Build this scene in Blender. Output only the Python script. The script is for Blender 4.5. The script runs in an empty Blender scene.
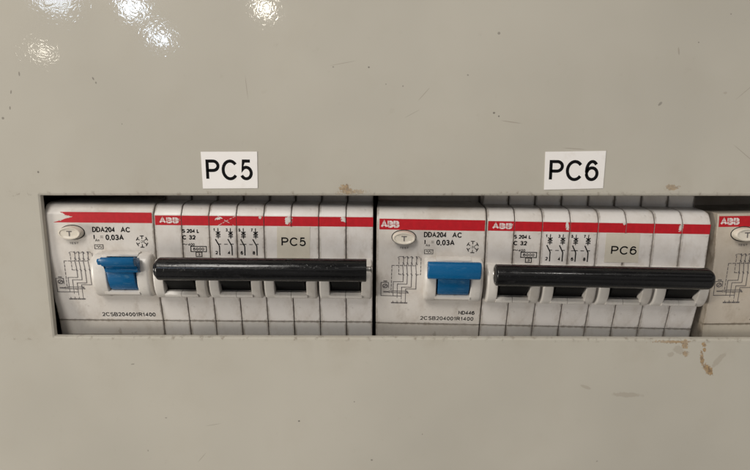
import bpy, bmesh, math, random
from mathutils import Vector, Euler, Matrix, noise
random.seed(7)
S = bpy.context.scene
MM = 0.001
R = math.radians

# ------------------------------------------------------------------ camera
cam = bpy.data.objects.new('camera', bpy.data.cameras.new('camera'))
S.collection.objects.link(cam); S.camera = cam
cam.data.sensor_width = 36; cam.data.lens = 563 / 750 * 36
cam.data.clip_start = 0.005; cam.data.clip_end = 50
cam.location = (2.781*MM, -174.316*MM, 41.170*MM)
cam.matrix_world = Matrix.Translation(cam.location) @ Matrix.Rotation(0.0120, 4, 'Z') @ Matrix.Rotation(math.pi/2-0.1731, 4, 'X') @ Matrix.Rotation(-0.0005, 4, 'Z')

# ------------------------------------------------------------------ light
w = bpy.data.worlds.new('World'); S.world = w; w.use_nodes = True
# the room around: uneven, lighter and darker patches of wall, ceiling and floor
_tc = w.node_tree.nodes.new('ShaderNodeTexCoord'); _nz = w.node_tree.nodes.new('ShaderNodeTexNoise'); _cr = w.node_tree.nodes.new('ShaderNodeValToRGB')
_nz.inputs['Scale'].default_value = 3.2; _nz.inputs['Detail'].default_value = 2
w.node_tree.links.new(_tc.outputs['Generated'], _nz.inputs['Vector']); w.node_tree.links.new(_nz.outputs[0], _cr.inputs[0])
_cr.color_ramp.elements[0].position = .38; _cr.color_ramp.elements[0].color = (.16, .14, .12, 1)
_cr.color_ramp.elements[1].position = .64; _cr.color_ramp.elements[1].color = (2.1, 2.0, 1.9, 1)
w.node_tree.links.new(_cr.outputs[0], w.node_tree.nodes['Background'].inputs['Color'])
w.node_tree.nodes['Background'].inputs['Strength'].default_value = 0.19
S.view_settings.view_transform = 'Standard'; S.view_settings.look = 'None'
S.view_settings.exposure = 0.12; S.view_settings.gamma = 1

def area(name, loc, target, size, power, color, shape='DISK', size_y=None):
    l = bpy.data.lights.new(name, 'AREA'); l.shape = shape; l.size = size
    if size_y: l.size_y = size_y
    l.energy = power; l.color = color
    o = bpy.data.objects.new(name, l); S.collection.objects.link(o)
    o.location = loc
    o.rotation_euler = (Vector(target)-Vector(loc)).to_track_quat('-Z', 'Y').to_euler()
    return o
area('ceiling_light', (-0.42, -0.85, 0.86), (0.0, 0, 0.0), 0.42, 9.0, (1.0, 0.955, 0.89), 'RECTANGLE', .62)
area('left_fill_light', (-0.78, -0.40, -0.14), (0, 0, -.01), 0.26, 3.5, (1.0, 0.94, 0.84))  # added low fill, makes the cover brighter towards the left
area('bar_highlight_light', (0.42, -1.15, 1.0), (.05, 0, 0), 0.16, 1.6, (1.0, 0.96, 0.9))  # added lamp for a highlight on the right bar, with slight fill
# far ceiling lamps, mirrored in the glossy paint
cool = (0.72, 0.84, 1.0); warm = (1.0, 0.93, 0.80)
for loc, d, L, c in [((-2.456, -4.298, 1.09), .25, 20, cool), ((-1.979, -4.523, 1.045), .18, 40, cool),
                     ((-1.814, -4.621, 0.836), .12, 40, cool), ((-2.602, -4.285, 0.673), .09, 26, warm),
                     ((-0.996, -4.798, 1.12), .14, 48, warm)]:
    r = d/2
    area('far_lamp', loc, (0, 0, 0.05), d, L*math.pi*math.pi*r*r, c)

# ------------------------------------------------------------------ node helpers
class NT:
    def __init__(s, name):
        s.m = bpy.data.materials.new(name); s.m.use_nodes = True; s.t = s.m.node_tree
        s.b = s.t.nodes['Principled BSDF']
    def n(s, typ, **kw):
        nd = s.t.nodes.new(typ)
        for k, v in kw.items():
            if k.startswith('i_'):
                nd.inputs[int(k[2:])].default_value = v
            else: setattr(nd, k, v)
        return nd
    def l(s, a, b): s.t.links.new(a, b)
    def math(s, op, a, b=None, c=None, clamp=False):
        nd = s.n('ShaderNodeMath', operation=op, use_clamp=clamp)
        for i, v in enumerate((a, b, c)):
            if v is None: continue
            if isinstance(v, (int, float)): nd.inputs[i].default_value = v
            else: s.l(v, nd.inputs[i])
        return nd.outputs[0]
    def coord(s, scale=None, loc=None):
        tc = s.n('ShaderNodeTexCoord').outputs['Object']
        if scale is None: return tc
        mp = s.n('ShaderNodeMapping'); s.l(tc, mp.inputs[0]); mp.inputs['Scale'].default_value = scale
        if loc: mp.inputs['Location'].default_value = loc
        return mp.outputs[0]
    def noise(s, co, scale, detail=4, rough=.55, dist=0):
        nd = s.n('ShaderNodeTexNoise'); s.l(co, nd.inputs['Vector'])
        nd.inputs['Scale'].default_value = scale; nd.inputs['Detail'].default_value = detail
        nd.inputs['Roughness'].default_value = rough; nd.inputs['Distortion'].default_value = dist
        return nd.outputs[0]
    def ramp(s, f, a, b, lo=0., hi=1.):
        nd = s.n('ShaderNodeMapRange', interpolation_type='SMOOTHSTEP'); s.l(f, nd.inputs[0])
        nd.inputs[1].default_value = a; nd.inputs[2].default_value = b
        nd.inputs[3].default_value = lo; nd.inputs[4].default_value = hi
        return nd.outputs[0]
    def mix(s, f, a, b):
        nd = s.n('ShaderNodeMix', data_type='RGBA')
        if isinstance(f, (int, float)): nd.inputs[0].default_value = f
        else: s.l(f, nd.inputs[0])
        for i, v in ((6, a), (7, b)):
            if isinstance(v, tuple): nd.inputs[i].default_value = (*v[:3], 1)
            else: s.l(v, nd.inputs[i])
        return nd.outputs[2]
    def bump(s, h, strength, dist, to='Normal', prev=None):
        nd = s.n('ShaderNodeBump'); nd.inputs['Strength'].default_value = strength
        nd.inputs['Distance'].default_value = dist; s.l(h, nd.inputs['Height'])
        if prev: s.l(prev, nd.inputs['Normal'])
        if to: s.l(nd.outputs[0], s.b.inputs[to])
        return nd.outputs[0]
    def base(s, v):
        if isinstance(v, tuple): s.b.inputs['Base Color'].default_value = (*v, 1)
        else: s.l(v, s.b.inputs['Base Color'])
    def rough(s, v):
        if isinstance(v, (int, float)): s.b.inputs['Roughness'].default_value = v
        else: s.l(v, s.b.inputs['Roughness'])

def plastic(name, col, dirt=(.27, .19, .11), amount=.5, rough=.33, bump=.00003, seam=None):
    t = NT(name); co = t.coord()
    big = t.noise(co, 90, 5, .6); fine = t.noise(co, 900, 3, .6); spots = t.noise(co, 330, 2, .5)
    c = t.mix(t.math('MULTIPLY', t.ramp(big, .42, .75), amount*.55), col, dirt)
    c = t.mix(t.math('MULTIPLY', t.ramp(spots, .69, .80), amount*.75), c, tuple(x*.5 for x in dirt))
    c = t.mix(t.math('MULTIPLY', t.ramp(fine, .3, .8), .10), c, tuple(x*.72 for x in col))
    soil = t.noise(t.coord((1, 1, .45), (.3, .1, .7)), 160, 5, .7)
    c = t.mix(t.math('MULTIPLY', t.ramp(soil, .52, .74), amount*.5), c, (.24, .18, .12))
    if seam:     # brown dirt that has settled in the joints
        sp = t.n('ShaderNodeSeparateXYZ'); t.l(co, sp.inputs[0])
        xm = t.math('MULTIPLY', sp.outputs[0], 1000/seam); d = t.math('MULTIPLY', t.math('ABSOLUTE', t.math('SUBTRACT', xm, t.math('ROUND', xm))), seam)
        jn = t.noise(t.coord((1, 1, .6), (.1, .2, .3)), 420, 4, .7)
        dx_ = t.ramp(t.math('SUBTRACT', d, t.math('MULTIPLY', t.math('SUBTRACT', jn, .45), 1.4)), .12, .75, 1, 0)
        dz_ = t.math('ABSOLUTE', t.math('ADD', t.math('MULTIPLY', sp.outputs[2], 1000), 33.2))
        dz_ = t.ramp(t.math('SUBTRACT', dz_, t.math('MULTIPLY', t.math('SUBTRACT', jn, .45), 1.2)), .1, .6, 1, 0)
        c = t.mix(t.math('MULTIPLY', t.math('MAXIMUM', dx_, dz_), t.ramp(jn, .3, .7, .15, .62)), c, (.13, .095, .06))
    oi = t.n('ShaderNodeObjectInfo').outputs['Random']
    c = t.mix(t.ramp(oi, 0, 1, 0, .13), c, (.40, .35, .28))
    t.base(c); t.rough(t.ramp(big, .3, .7, rough-.06, rough+.12))
    t.bump(fine, .25, bump)
    return t.m

def flat(name, col, rough=.5, spec=None, var=.12):
    t = NT(name); n = t.noise(t.coord(), 700, 4, .6)
    t.base(t.mix(t.ramp(n, .3, .8, 0, 1), tuple(c*(1-var) for c in col), tuple(min(1, c*(1+var)) for c in col)))
    t.rough(rough)
    t.bump(n, .2, .00002)
    return t.m

M = {}
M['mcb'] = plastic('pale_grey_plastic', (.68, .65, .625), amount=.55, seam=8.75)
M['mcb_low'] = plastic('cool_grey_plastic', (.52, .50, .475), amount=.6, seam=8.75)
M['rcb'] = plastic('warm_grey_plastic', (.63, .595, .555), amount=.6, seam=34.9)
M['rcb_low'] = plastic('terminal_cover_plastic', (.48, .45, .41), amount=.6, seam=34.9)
M['rcb_brown'] = plastic('brownish_beige_plastic', (.50, .445, .375), amount=.7, seam=34.9)  # darker, browner housing colour for the right-hand block
M['rcb_brown_low'] = plastic('brownish_cover_plastic', (.44, .40, .335), amount=.7, seam=34.9)
M['guard'] = plastic('ivory_plastic', (.68, .65, .61), amount=.55, rough=.33)
M['button'] = plastic('cream_button_plastic', (.68, .63, .54), amount=.25, rough=.3)
M['red'] = flat('red_printed_band', (.45, .006, .014), .38, var=.10)
M['white_ink'] = flat('white_ink', (.68, .60, .58), .5)
M['ink'] = flat('black_ink', (.006, .006, .0065), .75)
M['ink'].node_tree.nodes['Principled BSDF'].inputs['Specular IOR Level'].default_value = .06
M['ink_soft'] = flat('faded_grey_ink', (.11, .10, .10), .6)
t = NT('white_label_paper'); g1 = t.noise(t.coord(), 240, 5, .7); g2 = t.noise(t.coord(), 1800, 3)
t.base(t.mix(t.ramp(g1, .52, .78, 0, .22), (.80, .775, .755), (.52, .45, .36))); t.rough(.5); t.bump(g2, .4, .00003); M['paper'] = t.m
M['tape'] = plastic('yellowed_tape', (.60, .56, .475), amount=.25, rough=.3)
M['steel'] = flat('pin_steel', (.5, .48, .45), .35); M['steel'].node_tree.nodes['Principled BSDF'].inputs['Metallic'].default_value = .9
M['dark'] = flat('dark_interior', (.012, .011, .010), .8)
# blue toggles: scuffed glossy plastic
t = NT('blue_toggle_plastic'); co = t.coord((1, 1, 3)); n = t.noise(co, 260, 5, .65); g = t.noise(t.coord(), 1400, 2)
c = t.mix(t.ramp(n, .58, .72, 0, .38), (.001, .098, .25), (.12, .24, .34)); t.base(c)
t.rough(t.ramp(n, .3, .7, .16, .36)); t.bump(g, .25, .00003); M['blue'] = t.m
# black handle bar: worn satin
t = NT('black_bar_plastic'); co = t.coord((.45, 1, 1)); n = t.noise(co, 420, 6, .7); p = t.noise(t.coord(), 650, 3)
c = t.mix(t.ramp(n, .60, .74, 0, .22), (.0035, .0035, .004), (.10, .095, .09)); t.base(c)
t.rough(t.ramp(n, .35, .75, .13, .36)); t.bump(t.math('ADD', p, t.math('MULTIPLY', t.ramp(t.noise(t.coord(), 1500, 2), .62, .70), .8)), .5, .00005); M['black'] = t.m
M['black'].node_tree.nodes['Principled BSDF'].inputs['Specular IOR Level'].default_value = .45
M['black_matt'] = flat('black_toggle_plastic', (.004, .004, .004), .6)

M['black_matt'].node_tree.nodes['Principled BSDF'].inputs['Specular IOR Level'].default_value = .2
# painted steel cover with chips, stains, scratches and rust (x, z in mm)
t = NT('beige_enamel_paint'); co = t.coord()
sep = t.n('ShaderNodeSeparateXYZ'); t.l(co, sep.inputs[0])
X = t.math('MULTIPLY', sep.outputs[0], 1000); Z = t.math('MULTIPLY', sep.outputs[2], 1000)
warp = t.noise(co, 420, 4, .65); warp2 = t.noise(t.coord((1, 1, 1), (3, 5, 9)), 1100, 3, .6)
def blob(x, z, rx, rz, ang=0, ragged=1.0, nz=warp):
    dx = t.math('SUBTRACT', X, x); dz = t.math('SUBTRACT', Z, z)
    ca, sa = math.cos(R(ang)), math.sin(R(ang))
    a = t.math('ADD', t.math('MULTIPLY', dx, ca/rx), t.math('MULTIPLY', dz, sa/rx))
    b = t.math('ADD', t.math('MULTIPLY', dx, -sa/rz), t.math('MULTIPLY', dz, ca/rz))
    d = t.math('SQRT', t.math('ADD', t.math('MULTIPLY', a, a), t.math('MULTIPLY', b, b)))
    d = t.math('ADD', d, t.math('MULTIPLY', t.math('SUBTRACT', nz, .5), 2.6*ragged))
    return t.ramp(d, .75, 1.15, 1, 0)
def union(bs):
    o = bs[0]
    for b in bs[1:]: o = t.math('MAXIMUM', o, b)
    return o
body = (.455, .430, .372)
big = t.noise(co, 14, 3, .5); mid = t.noise(co, 60, 4, .6)
c = t.mix(t.ramp(big, .3, .7), tuple(v*.93 for v in body), tuple(v*1.05 for v in body))
c = t.mix(t.ramp(mid, .45, .8, 0, .12), c, (.36, .315, .245))
hand = t.math('MULTIPLY', t.ramp(t.math('ABSOLUTE', Z), 22, 40, 1, 0), t.ramp(t.noise(co, 38, 5, .65), .46, .72))
c = t.mix(t.math('MULTIPLY', hand, .22), c, (.27, .21, .145))
finef = t.noise(co, 260, 4, .7)
c = t.mix(t.math('MULTIPLY', t.ramp(finef, .60, .80), .16), c, (.25, .20, .15))
dark = union([blob(b[0], b[1], b[2]*.55, b[3]*.55, *b[4:]) for b in [
    (37.3, 71.2, .75, .7, 0, .5), (28.5, 59.3, .5, .4), (104.7, 76.4, .4, .4), (-1.1, 61.6, .55, .5, 0, .6), (-11.8, 61.7, .45, .4),
    (-84.3, 58.5, .5, 1.1, 30), (-83.5, 57.2, .4, .6), (-109.7, 54.5, .45, 1.2, -15), (-110.5, 49.8, .45, .9), (-113.0, 46.8, .7, .8),
    (-106.6, 59.8, .45, 1.0), (-103.9, 30.4, .5, .5), (-79.0, -32.6, 1.1, .4, 10), (-69.3, -51.6, .8, .4), (-76.2, -63.6, .4, .8),
    (-24.7, -52.5, .6, .5), (-.4, -66.5, .7, .6), (36.7, 48.2, .6, .5), (38.2, 47.2, .5, .5), (4.0, 56.7, .45, .45), (9.1, 56.1, .4, .4),
    (86.3, 50.8, 1.2, .6, 50), (-76.6, 45, .4, .4), (75.3, -66.5, .8, .4, 30), (16.5, -57, .4, .4), (96.1, 68.5, .35, .35), (-6.2, -45.5, .35, .35), (60, 28.2, .5, .45)]])
c = t.mix(t.math('MULTIPLY', dark, t.ramp(mid, .3, .7, .3, .7)), c, (.055, .045, .04))
scr = union([blob(x, z, rx, rz, a, .12, warp2) for x, z, rx, rz, a in [
    (15.5, 53.8, 2.6, .13, 48), (12, 48, 2.6, .10, 28), (42, 45.5, 3.2, .16, -8), (113, 36, 4.5, .13, -38), (112, 55, 4.5, .11, 42), (-53.5, -54, 2.6, .12, 10),
    (-58, -66, 2.4, .13, 50), (-8.7, 62.8, 4, .10, 10), (-38, 55.8, .12, 3.5, 5), (61.5, 37.5, 3.5, .15, -4), (90.5, 66, .25, 1.2, 10)]])
c = t.mix(t.math('MULTIPLY', scr, .32), c, (.16, .12, .09))
smear = union([blob(x, z, rx, rz, a, .7) for x, z, rx, rz, a in [
    (83.5, -42.5, 5.0, .9, -3), (96.5, -28.5, 1.2, .8, 0), (99, -27.0, 1.8, 1.3, -30), (112.5, -30, 3, 1.0, 50), (70, -40, 1.8, .5, -20), (105.4, 54, .6, .4, 0)]])
c = t.mix(t.math('MULTIPLY', smear, .26), c, (.22, .17, .12))
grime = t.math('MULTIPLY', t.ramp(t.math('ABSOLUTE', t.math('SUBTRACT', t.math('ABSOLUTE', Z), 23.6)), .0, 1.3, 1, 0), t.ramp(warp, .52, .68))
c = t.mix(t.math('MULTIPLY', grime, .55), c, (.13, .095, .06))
warp3 = t.math('ADD', t.math('MULTIPLY', warp, .5), t.math('MULTIPLY', t.noise(co, 1700, 3, .7), .5))
rust = union([blob(x, z, rx, rz, a, 1.9, warp3) for x, z, rx, rz, a in [
    (-6.6, 24.3, 4.4, .8, 0), (-8.5, 25.2, 1.9, 1.2, 0), (92.2, 25.6, 2.4, .9, 0), (100.9, -25.2, 1.1, 1.5, 10), (101.3, -28.3, 1.0, .9, 0), (106.8, -30.3, .7, 2.6, 10),
    (109.0, -33.6, 1.0, 2.7, 40), (107.0, -25.0, .8, .8, 0), (107.3, -26.8, .6, .6, 0), (97, -24.2, 6, .5, 0)]])
c = t.mix(t.math('MULTIPLY', rust, t.ramp(mid, .3, .65, .35, .85)), c, t.mix(t.ramp(warp2, .35, .65), (.36, .22, .08), (.15, .085, .035)))
t.base(c)
t.rough(t.math('ADD', t.ramp(mid, .3, .8, .44, .55), t.math('MULTIPLY', rust, .3)))
t.b.inputs['Specular IOR Level'].default_value = .12
orange = t.noise(co, 480, 0, .5); orange2 = t.noise(co, 780, 0, .5, .5)
hh = t.math('SUBTRACT', orange, t.math('MULTIPLY', t.math('MAXIMUM', dark, rust), .35))
t.bump(hh, .35, .00003)
ridge = t.math('ABSOLUTE', t.math('SUBTRACT', orange2, .5))
cn = t.bump(t.math('ADD', t.math('MULTIPLY', orange, .6), t.math('MULTIPLY', ridge, 2.2)), .5, .0000118, to=None, prev=t.bump(big, 1.0, .00025, to=None))
t.b.inputs['Coat Weight'].default_value = .55; t.b.inputs['Coat Roughness'].default_value = .045
t.l(cn, t.b.inputs['Coat Normal'])
M['paint'] = t.m

# ------------------------------------------------------------------ object helpers
def link(name, me, mat=None, parent=None, loc=None):
    o = bpy.data.objects.new(name, me); S.collection.objects.link(o)
    if mat is not None and me is not None:
        for m in (mat if isinstance(mat, list) else [mat]): me.materials.append(m)
    if parent: o.parent = parent
    if loc: o.location = [v*MM for v in loc]
    return o
def tag(o, label=None, cat=None, group=None, kind=None):
    for k, v in (('label', label), ('category', cat), ('group', group), ('kind', kind)):
        if v: o[k] = v
    return o
def finish(bm, name, smooth=None):
    bmesh.ops.recalc_face_normals(bm, faces=bm.faces)
    for v in bm.verts: v.co *= MM
    me = bpy.data.meshes.new(name); bm.to_mesh(me); bm.free()
    if smooth:
        for p in me.polygons: p.use_smooth = True
        me.set_sharp_from_angle(angle=R(smooth))
    return me
def wn(o):
    m = o.modifiers.new('weighted_normals', 'WEIGHTED_NORMAL'); m.keep_sharp = True; m.weight = 80; return o
def inset(poly, c):
    """offset a closed (y,z) polygon inwards by c"""
    n = len(poly)
    ar = sum(poly[i][0]*poly[(i+1) % n][1]-poly[(i+1) % n][0]*poly[i][1] for i in range(n))
    sg = 1 if ar > 0 else -1
    out = []
    for i in range(n):
        p0, p1, p2 = (Vector(poly[i-1]), Vector(poly[i]), Vector(poly[(i+1) % n]))
        d1 = (p1-p0).normalized(); d2 = (p2-p1).normalized()
        n1 = Vector((-d1.y, d1.x))*sg; n2 = Vector((-d2.y, d2.x))*sg
        b = n1+n2
        if b.length < 1e-6: b = n1
        b.normalize(); k = c/max(.45, b.dot(n1))
        out.append((p1.x+b.x*k, p1.y+b.y*k))
    return out
def extrude(bm, poly, x0, x1, c=.15, cl=None, cr=None, mat=0, steps=1):
    """solid along x from a side profile of (y,z) points, its two ends chamfered"""
    cl = c if cl is None else cl; cr = c if cr is None else cr
    def ends(x, c, s):
        if c <= 0: return [(x, poly)]
        if steps == 1: return [(x, inset(poly, c)), (x+s*c, poly)]
        r = []
        for k in range(steps+1):
            a = math.pi/2*k/steps
            r.append((x+s*c*(1-math.cos(a)), inset(poly, c*(1-math.sin(a))) if k < steps else poly))
        return r
    rings = ends(x0, cl, 1) + ends(x1, cr, -1)[::-1]
    vs = [[bm.verts.new((x, y, z)) for y, z in p] for x, p in rings]
    n = len(poly)
    for a, b in zip(vs[:-1], vs[1:]):
        for i in range(n):
            f = bm.faces.new((a[i], a[(i+1) % n], b[(i+1) % n], b[i])); f.material_index = mat
    for r_ in (vs[0], vs[-1]):
        f = bm.faces.new(r_); f.material_index = mat
        if n > 4: bmesh.ops.triangulate(bm, faces=[f])
def arc(cy, cz, r, a0, a1, n):
    return [(cy+r*math.cos(R(a0+(a1-a0)*i/n)), cz+r*math.sin(R(a0+(a1-a0)*i/n))) for i in range(n+1)]

# face depth (y) of the housings at local height z
FZ = [(30, 0), (0, 0), (-10.4, .13), (-24.5, 1.42), (-33.2, 3.26), (-38.6, 4.0), (-60, 5)]
def fy(z):
    for (za, ya), (zb, yb) in zip(FZ[:-1], FZ[1:]):
        if z >= zb: return ya+(yb-ya)*(za-z)/(za-zb)
    return 5

def body_profile(shoulder, shoulder_z, top=6.5):
    nose = [(shoulder+1.2, shoulder_z-2.2), (shoulder-.6, top+.12), (4.6, top), (3.5, top-.08), (2.5, top-.45), (1.8, top-.95), (1.15, top-1.75), (.55, top-2.65), (.15, top-3.25), (0.0, top-3.75), (0, 0), (.13, -10.4), (1.42, -24.5), (3.22, -33.0), (3.75, -33.12), (3.78, -33.30), (3.30, -33.42), (4.0, -38.4), (4.5, -39.0), (5.4, -39.3), (14, -39.5), (14, -47), (42, -47), (42, 12)]
    return [(shoulder, 12), (shoulder, shoulder_z)] + nose

def E_(cx, cy, rx, ry, a0, a1, n=12):
    return [(cx+rx*math.cos(R(a0+(a1-a0)*i/n)), cy+ry*math.sin(R(a0+(a1-a0)*i/n))) for i in range(n+1)]
GLYPH = {
 'P': (.60, [[(0, 0), (0, 1), (.32, 1)]+E_(.32, .735, .28, .265, 80, -80)+[(.32, .47), (0, .47)]]),
 'R': (.62, [[(0, 0), (0, 1), (.32, 1)]+E_(.32, .75, .26, .25, 80, -80)+[(.32, .5), (0, .5)], [(.34, .5), (.62, 0)]]),
 'B': (.60, [[(0, 0), (0, 1), (.30, 1)]+E_(.30, .765, .25, .235, 80, -80)+[(.30, .53), (0, .53)], [(.30, .53)]+E_(.30, .265, .30, .265, 80, -80)+[(.30, 0), (0, 0)]]),
 'D': (.66, [[(0, 0), (0, 1), (.25, 1)]+E_(.25, .5, .41, .5, 80, -80)+[(.25, 0), (0, 0)]]),
 'C': (.74, [E_(.39, .5, .39, .5, 38, 322, 22)]),
 'S': (.60, [E_(.30, .75, .26, .25, 25, 250)+E_(.30, .26, .30, .26, 75, -150)]),
 'A': (.70, [[(0, 0), (.35, 1), (.70, 0)], [(.12, .34), (.58, .34)]]),
 'N': (.62, [[(0, 0), (0, 1), (.62, 0), (.62, 1)]]), 'n': (.36, [[(0, 0), (0, .7)], [(0, .5)]+E_(.18, .5, .18, .2, 150, 0)+[(.36, 0)]]),
 'L': (.48, [[(0, 1), (0, 0), (.48, 0)]]), 'I': (.0, [[(0, 0), (0, 1)]]), 'T': (.58, [[(0, 1), (.58, 1)], [(.29, 1), (.29, 0)]]),
 'E': (.52, [[(.52, 1), (0, 1), (0, 0), (.52, 0)], [(0, .52), (.46, .52)]]),
 '0': (.50, [E_(.25, .5, .25, .5, 90, 450, 20)]), '1': (.32, [[(0, .76), (.12, .80), (.22, 1), (.22, 0)]]),
 '2': (.50, [E_(.25, .72, .25, .28, 170, -30)+[(.30, .30), (0, .0), (.50, 0)]]),
 '3': (.50, [E_(.24, .76, .22, .24, 160, -85)+E_(.24, .27, .26, .27, 80, -160)]),
 '4': (.52, [[(.38, 0), (.38, 1), (0, .28), (.52, .28)]]),
 '5': (.54, [[(.49, 1), (.12, 1), (.05, .50)]+E_(.26, .325, .28, .325, 125, -155, 16)]),
 '6': (.54, [E_(.29, .5, .29, .5, 42, 180, 12)[:-1]+[(0, .42)]+E_(.28, .325, .28, .325, 180, -180, 22)]),
 '7': (.48, [[(0, 1), (.48, 1), (.16, 0)]]),
 '8': (.50, [E_(.25, .76, .22, .24, 90, 450, 16), E_(.25, .27, .25, .27, 90, 450, 16)]),
 ',': (.06, [[(.06, .1), (0, -.18)]]), '-': (.3, [[(0, .4), (.3, .4)]]), ' ': (.16, []),
 '=': (.5, [[(0, .95), (.5, .95)], [(0, .05), (.5, .05)]]),
}
# -- printing: thin ink laid 0.04 mm in front of the face it is printed on
class Ink:
    def __init__(s, depth=None, off=.05):
        s.bm = bmesh.new(); s.off = off; s.d = depth or fy
    def v(s, x, z): return s.bm.verts.new((x, s.d(z)-s.off, z))
    def quad(s, x0, z0, x1, z1, mat=0):
        f = s.bm.faces.new([s.v(x0, z0), s.v(x1, z0), s.v(x1, z1), s.v(x0, z1)]); f.material_index = mat
    def line(s, pts, w=.22):
        for (a, b), (c, d) in zip(pts[:-1], pts[1:]):
            L = math.hypot(c-a, d-b)
            if L < 1e-6: continue
            ux, uz = (c-a)/L, (d-b)/L; e = w*.5; nx, nz = -uz*e, ux*e
            a2, b2, c2, d2 = a-ux*e, b-uz*e, c+ux*e, d+uz*e
            s.bm.faces.new([s.v(a2+nx, b2+nz), s.v(a2-nx, b2-nz), s.v(c2-nx, d2-nz), s.v(c2+nx, d2+nz)])
            s.off += .0006
    def dashed(s, a, b, w=.2, on=.8, gap=.5):
        L = math.hypot(b[0]-a[0], b[1]-a[1]); p = 0
        while p < L:
            q = min(L, p+on)
            s.line([(a[0]+(b[0]-a[0])*p/L, a[1]+(b[1]-a[1])*p/L), (a[0]+(b[0]-a[0])*q/L, a[1]+(b[1]-a[1])*q/L)], w); p += on+gap
    def rect(s, x0, z0, x1, z1, w=.2): s.line([(x0, z0), (x1, z0), (x1, z1), (x0, z1), (x0, z0)], w)
    def ring(s, x, z, rx, rz, w=.2, n=14, a0=0, a1=360):
        s.line([(x+rx*math.cos(R(a0+(a1-a0)*i/n)), z+rz*math.sin(R(a0+(a1-a0)*i/n))) for i in range(n+1)], w)
    def ribbon(s, pts, w):
        """one continuous mitred stroke of width w"""
        q = [pts[0]]
        for p in pts[1:]:
            if math.hypot(p[0]-q[-1][0], p[1]-q[-1][1]) > 1e-4: q.append(p)
        closed = math.hypot(q[0][0]-q[-1][0], q[0][1]-q[-1][1]) < 1e-3
        if closed: q.pop()
        n = len(q); L = []
        for i in range(n):
            p = Vector(q[i]); a = Vector(q[i-1]) if (i or closed) else None; b = Vector(q[(i+1) % n]) if (i < n-1 or closed) else None
            d1 = (p-a).normalized() if a is not None else (b-p).normalized(); d2 = (b-p).normalized() if b is not None else d1
            n1 = Vector((-d1.y, d1.x)); n2 = Vector((-d2.y, d2.x)); m = (n1+n2)
            m = m.normalized() if m.length > 1e-6 else n1
            m *= (w/2)/max(.5, m.dot(n1))
            L.append((s.v(p.x+m.x, p.y+m.y), s.v(p.x-m.x, p.y-m.y)))
        for i in range(n if closed else n-1):
            (a0, a1), (b0, b1) = L[i], L[(i+1) % n]
            s.bm.faces.new((a0, a1, b1, b0))
        s.off += .0008
    def text(s, txt, x0, x1, z0, z1, bold=0., ref=None, wt=None):
        """set txt in a plain grotesque: cap height z0..z1, width x0..x1"""
        h = z1-z0; wd = wt or (.135+bold*5)
        adv = []; x = 0
        for ch in txt:
            w_, st = GLYPH[ch]; adv.append(x); x += w_+.28
        tot = max(x-.28, .01); k = (x1-x0-wd*h)/tot
        for ch, ax in zip(txt, adv):
            for st in GLYPH[ch][1]:
                s.ribbon([(x0+wd*h/2+(ax+px)*k, z0+wd*h/2+pz*(h-wd*h)) for px, pz in st], wd*h)
    def build(s, name, mat, parent, loc=None):
        return link(name, finish(s.bm, name), mat, parent, loc)

def stripe(name, spans, z0, z1, parent, worn=None, xo=0):
    """red printed band of small cells; worn(x,z) says where the print has rubbed off"""
    k = Ink(off=.03); c = .13
    for xa, xb in spans:
        nx = max(1, round((xb-xa)/c)); nz = round((z1-z0)/c)
        if worn is None: k.quad(xa, z0, xb, z1); continue
        for i in range(nx):
            run = None
            for j in range(nz+1):
                x = xa+(i+.5)*(xb-xa)/nx; z = z0+(j+.5)*(z1-z0)/nz
                keep = j < nz and not worn(x+xo, z)
                if keep and run is None: run = j
                if not keep and run is not None:
                    k.quad(xa+i*(xb-xa)/nx, z0+run*(z1-z0)/nz, xa+(i+1)*(xb-xa)/nx, z0+j*(z1-z0)/nz); run = None
    return k.build(name, M['red'], parent)
def scuff(x, z, cx, cz, rx, rz, ang=0, thr=.0, ns=1.6, seed=0):
    dx, dz = x-cx, z-cz; ca, sa = math.cos(R(ang)), math.sin(R(ang))
    d = math.hypot((dx*ca+dz*sa)/rx, (-dx*sa+dz*ca)/rz)
    return d + .55*noise.noise(Vector((x*ns, z*ns*1.3, seed))) < 1-thr

def tx(*a): return a

# ------------------------------------------------------------------ the cover
LX, TZ = -103.96, 23.0
bm = bmesh.new()
def loop(x0, z0, x1, z1, y, r=0, n=1):
    if r == 0: return [bm.verts.new(p) for p in ((x0, y, z0), (x1, y, z0), (x1, y, z1), (x0, y, z1))]
    o = []
    for cx, cz, a in ((x0+r, z0+r, 180), (x1-r, z0+r, 270), (x1-r, z1-r, 0), (x0+r, z1-r, 90)):
        for i in range(n+1):
            o.append(bm.verts.new((cx+r*math.cos(R(a+90*i/n)), y, cz+r*math.sin(R(a+90*i/n)))))
    return o
def band(a, b):
    n = len(a)
    for i in range(n): bm.faces.new((a[i], a[(i+1) % n], b[(i+1) % n], b[i]))
OX, OX1, OZ0, OZ1 = -300, 330, -260, 300
HX0, HX1 = LX, 178.
e = .8
ns = 4
def outer(y):   # same vertex count as the rounded hole so the faces pair up
    o = []
    for cx, cz in ((OX, OZ0), (OX1, OZ0), (OX1, OZ1), (OX, OZ1)):
        for i in range(ns+1):
            sx = (i-ns/2)*8
            if (cx, cz) == (OX, OZ0): p = (cx, cz-min(0, sx)) if i < ns/2 else (cx+max(0, sx), cz)
            elif (cx, cz) == (OX1, OZ0): p = (cx+min(0, sx), cz) if i < ns/2 else (cx, cz+max(0, sx))
            elif (cx, cz) == (OX1, OZ1): p = (cx, cz+min(0, sx)) if i < ns/2 else (cx-max(0, sx), cz)
            else: p = (cx-min(0, sx), cz) if i < ns/2 else (cx, cz-max(0, sx))
            o.append(bm.verts.new((p[0], y, p[1])))
    return o
A_ = outer(0); B_ = loop(HX0-e, -TZ-e, HX1+e, TZ+e, 0, .5, ns)
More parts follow.
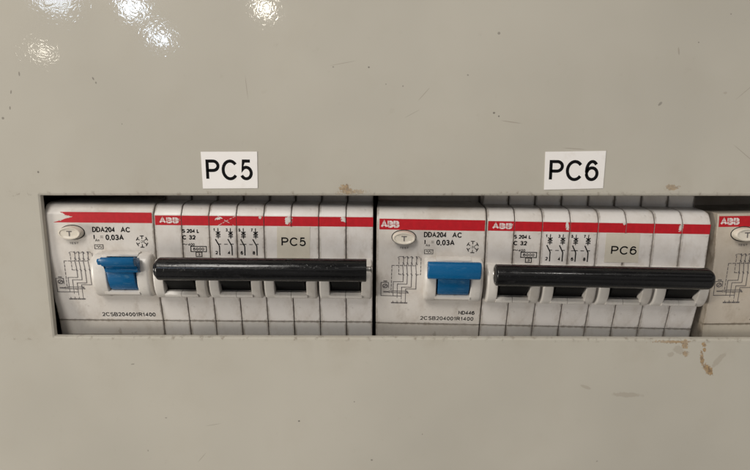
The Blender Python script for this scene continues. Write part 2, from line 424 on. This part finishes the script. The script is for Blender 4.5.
B2 = loop(HX0-e*.3, -TZ-e*.3, HX1+e*.3, TZ+e*.3, e*.3, .42, ns)
C_ = loop(HX0, -TZ, HX1, TZ, e, .35, ns); D_ = loop(HX0, -TZ, HX1, TZ, 1.5, .35, ns); F_ = outer(1.5)
band(A_, B_); band(B_, B2); band(B2, C_); band(C_, D_); band(D_, F_); band(F_, A_)
cover = link('panel_cover', finish(bm, 'panel_cover', 40), M['paint'])
for p in cover.data.polygons:
    if p.area > 30*MM*MM and abs(p.normal.y) > .99: p.use_smooth = False
tag(cover, 'beige painted steel board cover with a long slot, stained with rust and chips', 'panel cover')

def sheet(name, quad, y, th, mat, parent, label=None):
    bm = bmesh.new()
    f = [bm.verts.new((x, y-th, z)) for x, z in quad]; b = [bm.verts.new((x, y, z)) for x, z in quad]
    bm.faces.new(f); bm.faces.new(b[::-1])
    for i in range(4): bm.faces.new((f[i], b[i], b[(i+1) % 4], f[(i+1) % 4]))
    o = link(name, finish(bm, name), mat, parent)
    if label: o['label'] = label
    return o
s5 = sheet('sticker', [(-52.87, 36.61), (-35.48, 36.66), (-35.71, 25.39), (-52.77, 25.28)], -.01, .16, M['paper'], cover, 'white paper sticker reading PC5')
s6 = sheet('sticker', [(52.7, 36.59), (71.1, 36.86), (70.94, 25.45), (52.87, 24.98)], -.01, .16, M['paper'], cover, 'white paper sticker reading PC6')
for st, tx_, b in ((s5, 'PC5', (-51.55, -37.05, 27.85, 34.25)), (s6, 'PC6', (54.15, 69.15, 27.65, 34.1))):
    k = Ink(lambda z: -.17, .02); k.text(tx_, *b, wt=.15); k.build('lettering', M['ink'], st)

# box behind the cover
bm = bmesh.new()
bmesh.ops.create_cube(bm, size=1)
for v in bm.verts: v.co = Vector((15+v.co.x*560, 38+v.co.y*72, v.co.z*240))
bm.faces.ensure_lookup_table()
bmesh.ops.delete(bm, geom=[f for f in bm.faces if f.calc_center_median().y < 5], context='FACES')
tag(link('enclosure_interior', finish(bm, 'enclosure_interior'), M['dark']), kind='structure')

# ------------------------------------------------------------------ devices
POSE = {'A': ((-104.8275, 1.8249, 14.0145), (.0024, .0098, .0164)),
        'B': ((1.1521, 3.1162, 12.4282), (.0331, .0127, -.0150)),
        'C': ((107.5212, 1.3726, 13.7199), (-.0233, -.0141, -.0026))}
def device(name, pose, x, label, cat, group):
    T, r = POSE[pose]; e_ = Euler(r, 'XYZ'); o = link(name, None)
    o.rotation_euler = e_; o.location = (Vector(T)+e_.to_matrix() @ Vector((x, 0, 0)))*MM
    return tag(o, label, cat, group)

def logo(k, x0, x1, z0, z1):
    k.text('ABB', x0, x1, z0, z1, wt=.27); k.off += .02
    n0 = len(k.bm.faces); k.line([(x0-.1, (z0+z1)/2), (x1+.1, (z0+z1)/2)], .11)
    for q in (.17, .44, .81): k.line([(x0+(x1-x0)*q, z0-.05), (x0+(x1-x0)*q, z1+.05)], .11)
    k.bm.faces.ensure_lookup_table()
    for f in k.bm.faces[n0:]: f.material_index = 1

def guard_profile(z0=-8.7, z1=-24.2, h=6.0):
    """bulged side view of the ribs round a toggle"""
    pts = []
    n = 14
    for i in range(n+1):
        a = math.pi*i/n
        z = (z0+z1)/2+(z0-z1)/2*math.cos(a); y = fy(z)-h*math.sin(a)**.62
        pts.append((y, z))
    return [(fy(z0)+1.5, z0)] + pts + [(fy(z1)+1.0, z1)]

def make_residual(pose, label, z_stripe, worn=None, blue='full', code2=None, seed=0):
    root = device('residual_current_block', pose, 0, label, 'residual current block', 'residual current blocks in the row of breakers')
    bm = bmesh.new(); prof = body_profile(17 if pose != 'A' else 30, 2.5)
    if pose == 'C':      # square-shouldered nose
        prof = [(28, 12), (28, 1), (26, 3.7), (1.0, 3.75), (.35, 3.6), (.05, 3.3)] + prof[[i for i, q in enumerate(prof) if q == (0, 0)][0]:]
    extrude(bm, prof, 0 if pose != 'C' else .5, 34.85, .45 if pose != 'C' else .2, steps=3)
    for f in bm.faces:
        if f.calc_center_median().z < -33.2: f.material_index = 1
    wn(link('housing', finish(bm, 'housing', 24), [M['rcb'], M['rcb_low']] if pose != 'C' else [M['rcb_brown'], M['rcb_brown_low']], root))
    # red band and printing
    z0, z1 = z_stripe
    stripe('red_band', [(.9 if pose != 'A' else 2.6, 34.4)], z0, z1, root, worn)
    if pose != 'A':
        k = Ink(off=.07); logo(k, 1.35, 7.3, z0+.6, z1-.6); k.build('brand_lettering', [M['white_ink'], M['red']], root)
    k = Ink()
    k.text('DDA204', 15.15, 22.4, -2.75, -1.0, .012); k.text('AC', 24.2, 27.3, -2.75, -1.0, .012)
    k.text('I', 15.4, 15.65, -5.15, -3.5, .012); k.text('An', 15.8, 17.1, -5.8, -4.9)
    k.text('=', 17.5, 18.5, -4.6, -3.95, .01); k.text('0,03A', 19.2, 25.0, -5.3, -3.5, .012)
    k.rect(15.5, -8.2, 18.2, -6.85, .17)
    k.line([(16.0, -7.5), (16.3, -7.2), (16.7, -7.8), (17.1, -7.2), (17.5, -7.8), (17.8, -7.5)], .14)
    for a in range(6):      # frost symbol
        ca, sa = math.cos(R(a*60+30)), math.sin(R(a*60+30))
        x, z = 30.8+1.75*ca, -5.7+1.85*sa
        k.line([(30.8+1.0*ca, -5.7+1.0*sa), (x, z)], .22); k.line([(x-.5*sa, z+.5*ca), (x+.5*sa, z-.5*ca)], .26)
    k.text('-25', 30.0, 31.6, -6.1, -5.3)
    k.build('rating_lettering', M['ink'], root)
    k = Ink()
    k.text('2CSB204001R1400', 14.9, 32.6, -31.7, -30.25, .006)
    if code2: k.text(code2, 27.5, 32.8, -29.4, -28.0, .01)
    k.build('serial_lettering', M['ink'], root)
    # wiring diagram
    k = Ink()
    def p(zx, zy): return ((380+zx/7.23-376)/3.08, -9.4-(240+zy/7.23-257)*.3383)
    for x in (135, 180, 213, 245):   # dashed pole outlines
        k.ring(*p(x+(12 if x < 240 else 28), 130), .55 if x > 135 else .9, .5, .13, 6, 0, 180)
    k.dashed(p(135, 130), p(135, 250)); k.dashed(p(293, 130), p(293, 250)); k.dashed(p(135, 250), p(165, 252)); k.dashed(p(262, 250), p(293, 250))
    k.dashed(p(85, 185), p(250, 185), .2); k.dashed(p(85, 185), p(82, 375), .2)
    for xs, zt, xe in ((168, 305, 97), (197, 322, 127), (228, 345, 158), (262, 358, 188)):
        k.line([p(xs, 120), p(xs, 165)], .2); k.line([p(xs-6, 178), p(xs, 240)], .2)
        k.line([p(xs, 245), p(xs, zt), p(xe, zt), p(xe, 465)], .2)
        for zz in (125, 170, 250): k.line([p(xs-3, zz-5), p(xs+3, zz+5)], .34)
        k.line([p(xe-9, 465), p(xe+9, 465)], .42)
    k.line([p(8, 312), p(62, 312), p(62, 350)], .2); k.line([p(8, 312), p(8, 412), p(155, 412)], .2)
    k.ring(*p(38, 338), .75, .65, .26, 10); k.line([p(28, 345), p(48, 330)], .24); k.line([p(28, 302), p(50, 302)], .28)
    k.line([p(30, 382), p(60, 382)], .35); k.ring(*p(70, 382), .28, .3, .16, 8)
    k.line([p(85, 375), p(200, 375), p(203, 388), p(85, 388), p(85, 375)], .2); k.line([p(193, 375), p(206, 388)], .34)
    k.build('wiring_diagram', M['ink_soft'], root)
    k = Ink(); k.text('TEST', 7.5, 10.4, -6.75, -6.1, .01); k.build('test_lettering', M['ink_soft'], root)
    # oval test button sitting in a ring-shaped gap
    bm = bmesh.new(); n = 32
    def oval(rx, rz, y, cx=8.8, cz=-2.85): return [bm.verts.new((cx+rx*math.cos(2*math.pi*i/n), y, cz+rz*math.sin(2*math.pi*i/n))) for i in range(n)]
    rings = [oval(4.0, 2.45, .2), oval(4.0, 2.45, -.06)]
    for a, b in zip(rings[:-1], rings[1:]):
        for i in range(n): bm.faces.new((a[i], a[(i+1) % n], b[(i+1) % n], b[i]))
    bm.faces.new(rings[-1]); seat = link('button_recess', finish(bm, 'button_recess'), M['dark'], root)
    bm = bmesh.new()
    rings = [oval(3.75, 2.2, .1), oval(3.7, 2.15, -1.2), oval(3.6, 2.05, -1.95), oval(3.35, 1.85, -2.25), oval(3.05, 1.6, -2.25), oval(2.9, 1.45, -2.05), oval(1.5, .8, -1.98)]
    for a, b in zip(rings[:-1], rings[1:]):
        for i in range(n): bm.faces.new((a[i], a[(i+1) % n], b[(i+1) % n], b[i]))
    bm.faces.new(rings[-1]); btn = link('test_button', finish(bm, 'test_button', 50), M['button'], root)
    k = Ink(lambda z: -2.0, .1); k.line([(8.1, -2.2), (9.5, -2.2)], .3); k.line([(8.8, -2.3), (8.8, -3.6)], .3)
    k.build('button_letter', M['ink_soft'], btn)
    # guard round the toggle
    bm = bmesh.new(); gp = guard_profile(-9.3, -23.9, 5.2)
    extrude(bm, gp, 15.3, 19.3 if blue == 'full' else 20.6, .5, cl=1.5, cr=.35, steps=4)
    extrude(bm, gp, 30.1, 34.2, .5, cl=.35, cr=1.2, steps=4)
    lip = [(1.6, -23.4), (-1.2, -23.3), (-2.9, -22.4), (-3.2, -21.6), (-2.4, -21.1), (1.4, -20.8)]
    extrude(bm, lip, 19.1, 30.3, 0)
    top = [(1.0, -8.9), (-1.6, -9.0), (-2.8, -9.5), (-2.8, -10.0), (1.0, -10.4)]
    extrude(bm, top, 19.1, 30.3, 0)
    link('toggle_guard', finish(bm, 'toggle_guard', 35), M['guard'], root)
    bm = bmesh.new(); extrude(bm, [(.9, -9.7), (-.3, -9.7), (-.3, -21.2), (.9, -21.2)], 19.0, 30.4, 0)
    link('toggle_recess', finish(bm, 'toggle_recess'), M['dark'], root)
    # blue toggle: drum between the ribs and a paddle across them
    bm = bmesh.new()
    drum = [(-.1, -10.2), (-4.2, -10.4), (-5.3, -12), (-5.5, -14.4), (-4.9, -17.6), (-3.7, -20.0), (-2.6, -20.9), (-.1, -20.9)]
    extrude(bm, drum, 19.75 if blue == 'full' else 21.2, 29.75, .3, steps=2)
    link_me = finish(bm, 'toggle', 35)
    tg = link('toggle', link_me, M['blue'], root)
    if blue != 'full':
        k = Ink(lambda z: -5.3+(-14.4-z)*.22 if z > -17.6 else -4.6+(-17.6-z)*.45, .06); k.ring(26.0, -18.0, 1.0, .9, .3, 16)
        k.build('toggle_mark', M['black_matt'], tg)
    bm = bmesh.new()
    if blue == 'full':
        pad = [(-5.6, -9.2), (-8.8, -8.6), (-9.6, -9.0), (-9.9, -9.9), (-9.7, -12.6), (-9.2, -13.7), (-8.3, -14.2), (-5.2, -14.3)]
        extrude(bm, pad, 16.1, 32.5, .45, steps=3)
    else:
        pad = [(-4.6, -10.0), (-8.9, -9.0), (-9.5, -9.3), (-9.6, -9.9), (-9.3, -11.0), (-8.6, -11.9), (-7.2, -12.2), (-6.6, -12.9), (-6.9, -13.4), (-6.6, -14.2), (-4.6, -14.8)]
        extrude(bm, pad, 21.3, 31.7, .35, steps=2)
        extrude(bm, [(-5.9, -9.9), (-8.6, -9.5), (-9.1, -10.2), (-8.5, -11.5), (-6.2, -11.8)], 20.0, 21.5, .5, steps=2)
    link('paddle', finish(bm, 'paddle', 35), M['blue'], tg)
    return root

def bar_section(cy, cz, r=3.45, n=120, e=2.35):
    p = []
    for i in range(n):
        a = 2*math.pi*i/n; c_, s_ = math.cos(a), math.sin(a)
        k = (abs(math.cos(a-R(14)))**e+abs(math.sin(a-R(14)))**e)**(-1/e)
        p.append((cy+r*k*c_, cz+r*k*s_))
    return p

def make_breaker(pose, label, worn, bar):
    root = device('circuit_breaker', pose, 35, label, 'circuit breaker', 'four pole circuit breakers in the row')
    prof = body_profile(11.5, 4.2)
    for i in range(4):
        # each pole is two half shells with a seam between
        bm = bmesh.new()
        for x0, x1 in ((.10, 8.64), (8.86, 17.40)):
            extrude(bm, prof, x0, x1, .24, steps=2)
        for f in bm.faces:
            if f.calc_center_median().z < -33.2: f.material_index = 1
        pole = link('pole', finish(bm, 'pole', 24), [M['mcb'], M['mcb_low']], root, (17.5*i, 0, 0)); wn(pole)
        bm = bmesh.new(); gp = guard_profile(-10.9, -24.1, 5.7)
        extrude(bm, gp, .4, 3.7, .3, cl=.65, cr=.3, steps=4)
        extrude(bm, gp, 13.8, 17.1, .3, cl=.3, cr=.65, steps=4)
        for xa, xb in ((3.5, 8.68), (8.82, 14.0)):
            extrude(bm, [(1.8, -24.0), (-.9, -23.9), (-3.2, -23.0), (-3.6, -22.2), (-2.9, -21.3), (1.4, -20.9)], xa, xb, 0)
            extrude(bm, [(1.0, -11.0), (-1.4, -11.1), (-2.2, -11.4), (-2.2, -11.7), (1.0, -11.9)], xa, xb, 0)
        link('toggle_guard', finish(bm, 'toggle_guard', 35), M['guard'], pole)
        bm = bmesh.new()
        extrude(bm, [(1.1, -11.4), (-1.0, -11.4), (-2.4, -12.6), (-2.6, -16), (-2.0, -19), (-1.2, -21.4), (1.1, -21.4)], 3.62, 13.88, 0)
        extrude(bm, [(-1.0, -11), (-9.5, -10.2), (-9.8, -13.6), (-5.2, -17.8), (-2.0, -20.6), (-1, -20.6)], 4.3, 13.2, .3)
        link('toggle', finish(bm, 'toggle'), M['black_matt'], pole)
        xo = 17.5*i
        stripe('red_band', [(.35 if i == 0 else .12, 8.66), (8.84, 17.38)], -.28, 2.83, pole, (lambda x, z: worn(x, z)) , xo)
        if i == 0:
            k = Ink(off=.07); logo(k, 1.7, 7.9, .3, 2.25); k.build('brand_lettering', [M['white_ink'], M['red']], pole)
            k = Ink(); d = 35.
            k.text('S 204 L', 43.75-d, 49.3-d, -2.75, -1.45, .02); k.text('C 32', 43.7-d, 48.0-d, -4.9, -3.45, .02)
            k.line([(43.8-d, -6.5), (44.3-d, -6.35), (44.8-d, -6.6), (45.2-d, -6.45)], .2); k.text('400', 45.5-d, 47.6-d, -7.0, -6.1, .01)
            k.rect(46.3-d, -8.85, 51.3-d, -7.15, .26); k.text('6000', 47.0-d, 50.6-d, -8.45, -7.55, .015)
            k.rect(47.9-d, -10.45, 49.8-d, -9.02, .24); k.text('3', 48.55-d, 49.2-d, -10.15, -9.35, .01)
            k.build('rating_lettering', M['ink'], pole)
        if i == 1:
            k = Ink(); d = 52.5
            for (tp, bt, x) in (('1', '2', 54.0), ('3', '4', 58.0), ('5', '6', 62.1), ('7', '8', 66.0)):
                x -= d; g = x+1.25
                k.text(tp, x-.3, x+.35, -2.2, -1.15, .02); k.text(bt, x+.15, x+.95, -9.7, -8.55, .02)
                k.line([(g, -1.2), (g, -4.4)], .26)
                k.line([(g-.55, -2.3), (g+.55, -3.1)], .34); k.line([(g-.55, -3.1), (g+.55, -2.3)], .34)
                k.line([(g-.6, -3.9), (g+.6, -3.9)], .28); k.line([(g-.45, -3.45), (g+.45, -3.45)], .26)
                k.line([(g-.85, -4.8), (g+.25, -6.9), (g+.3, -7.4), (g+.3, -9.8)], .36)
                k.line([(g-.1, -6.3), (g+.75, -6.3)], .24)
            k.dashed((57.2-d, -6.35), (58.6-d, -6.35), .2, .9, .5); k.dashed((62.2-d, -6.35), (63-d, -6.35), .2, .9, .5)
            k.dashed((65.2-d, -6.35), (66.4-d, -6.35), .2, .9, .5)
            k.build('terminal_diagram', M['ink'], pole)
        if i == 2:
            q, txt = (([(74.17, -.50), (84.71, -.45), (84.5, -10.7), (73.96, -10.75)], 'PC5') if pose == 'A' else
                      ([(72.7, -.45), (83.25, -.40), (83.6, -9.9), (72.9, -10.0)], 'PC6'))
            q = [(x-70, z) for x, z in q]
            bm = bmesh.new()
            f = [bm.verts.new((x, fy(z)-.10, z)) for x, z in q]; b = [bm.verts.new((x, fy(z)-.01, z)) for x, z in q]
            bm.faces.new(f)
            for j in range(4): bm.faces.new((f[j], b[j], b[(j+1) % 4], f[(j+1) % 4]))
            tp_ = link('tape_label', finish(bm, 'tape_label'), M['tape'], pole)
            tp_['label'] = 'yellowed clear tape label reading ' + txt
            k = Ink(off=.14)
            bx = (5.5, 13.3, -6.75, -3.9) if pose == 'A' else (4.7, 12.7, -7.35, -4.55)
            k.text(txt, *bx, wt=.155); k.build('lettering', M['ink'], tp_)
    # the bar that joins the four toggles
    x0, x1 = bar
    bm = bmesh.new()
    if pose == 'A':
        extrude(bm, bar_section(-12.2, -11.6, 3.35), x0, x1, .5, cl=1.1, cr=.35, steps=5)
        extrude(bm, bar_section(-12.2, -11.6, 2.4), x0-.5, x0+.3, .4, steps=3)
    else:
        extrude(bm, bar_section(-12.2, -11.4, 3.12), x0, x1, .5, cl=.5, cr=1.9, steps=7)
    hb = link('handle_bar', finish(bm, 'handle_bar', 50), M['black'], root)
    bm = bmesh.new()
    if pose == 'A':
        sec = [(-12.2+.75*math.cos(R(a)), -11.2+.75*math.sin(R(a))) for a in range(0, 360, 30)]
        extrude(bm, sec, x1-.2, x1+1.3, .15); sec = [(-12.2+1.2*math.cos(R(a)), -11.2+1.2*math.sin(R(a))) for a in range(0, 360, 30)]
        extrude(bm, sec, x1+1.3, x1+1.75, .15)
        link('bar_pin', finish(bm, 'bar_pin', 40), M['steel'], hb)
    else:
        n = 28
        o_ = [bm.verts.new((x0-.12, -12.2+2.75*math.cos(2*math.pi*i/n), -11.4+2.75*math.sin(2*math.pi*i/n))) for i in range(n)]
        q_ = [bm.verts.new((x0-.12, -12.2+2.45*math.cos(2*math.pi*i/n), -11.4+2.45*math.sin(2*math.pi*i/n))) for i in range(n)]
        r_ = [bm.verts.new((x0+.05, -12.2+2.3*math.cos(2*math.pi*i/n), -11.4+2.3*math.sin(2*math.pi*i/n))) for i in range(n)]
        for i in range(n):
            bm.faces.new((o_[i], o_[(i+1) % n], q_[(i+1) % n], q_[i])); bm.faces.new((q_[i], q_[(i+1) % n], r_[(i+1) % n], r_[i]))
        link('bar_end_ring', finish(bm, 'bar_end_ring'), M['steel'], hb)
    return root

def wornA0(x, z):   # torn left end of the first band
    edge = 5.0+2.5*noise.noise(Vector((z*.8, 3, 1)))
    if z > 3.45: edge = 5.6
    elif z > 2.75: edge = 6.2+(3.45-z)*1.2
    elif z > 1.55: edge = 9.4-abs(z-2.15)*4.2
    elif z > .9: edge = 6.6+.6*noise.noise(Vector((z*5, 1, 1)))-(1.55-z)*1.8
    else: edge = 2.9+(z-.3)*3.2
    return x < edge+.35*noise.noise(Vector((x*3, z*6, 0)))
def wornA1(x, z):
    if scuff(x, z, 7.3, 1.3, 1.4, 1.0, 0, .42, 4.5, 3): return True
    if scuff(x, z, 20.5, 2.0, 1.5, .5, 10, .25, 3, 1): return True
    a = abs((z-1.2)-(x-23)*.55); b = abs((z-1.2)+(x-23)*.6)
    if 20.3 < x < 26.5 and (a < .10 or b < .10) and noise.noise(Vector((x*2, z*2, 4))) > -.15: return True
    if scuff(x, z, 33.8, 2.4, .5, .5, 0, .1, 3, 6): return True
    if scuff(x, z, 42.9, 1.7, 1.7, 1.3, 50, .18, 2.2, 8): return True
    return scuff(x, z, 60.5, 2.0, 1.1, .8, -40, .12, 2.2, 9)
def wornB1(x, z):
    if scuff(x, z, 7.6, 1.5, .8, 1.2, 0, .4, 4.5, 3): return True
    if scuff(x, z, 25.3, 1.6, .55, 1.5, 8, .12, 2.5, 5): return True
    if scuff(x, z, 43.2, 2.7, .6, .45, 0, .1, 2.5, 6): return True
    return scuff(x, z, 60.8, 1.7, .7, 1.4, -10, .15, 2.5, 7)

make_residual('A', 'residual current block at the left end of the slot with a torn red band', (.32, 3.72), wornA0, 'broken')
make_breaker('A', 'four pole breaker with a black handle bar and a tape label reading PC5', wornA1, (4.9, 68.0))
make_residual('B', 'grey residual current block with a full width blue toggle, between the two four pole breakers', (-.45, 3.05), None, 'full', 'ND446')
make_breaker('B', 'four pole breaker with a black handle bar and a tape label reading PC6', wornB1, (1.1, 65.4))
make_residual('C', 'residual current block at the right edge, cut off by the picture', (-.55, 2.85), None, 'full')
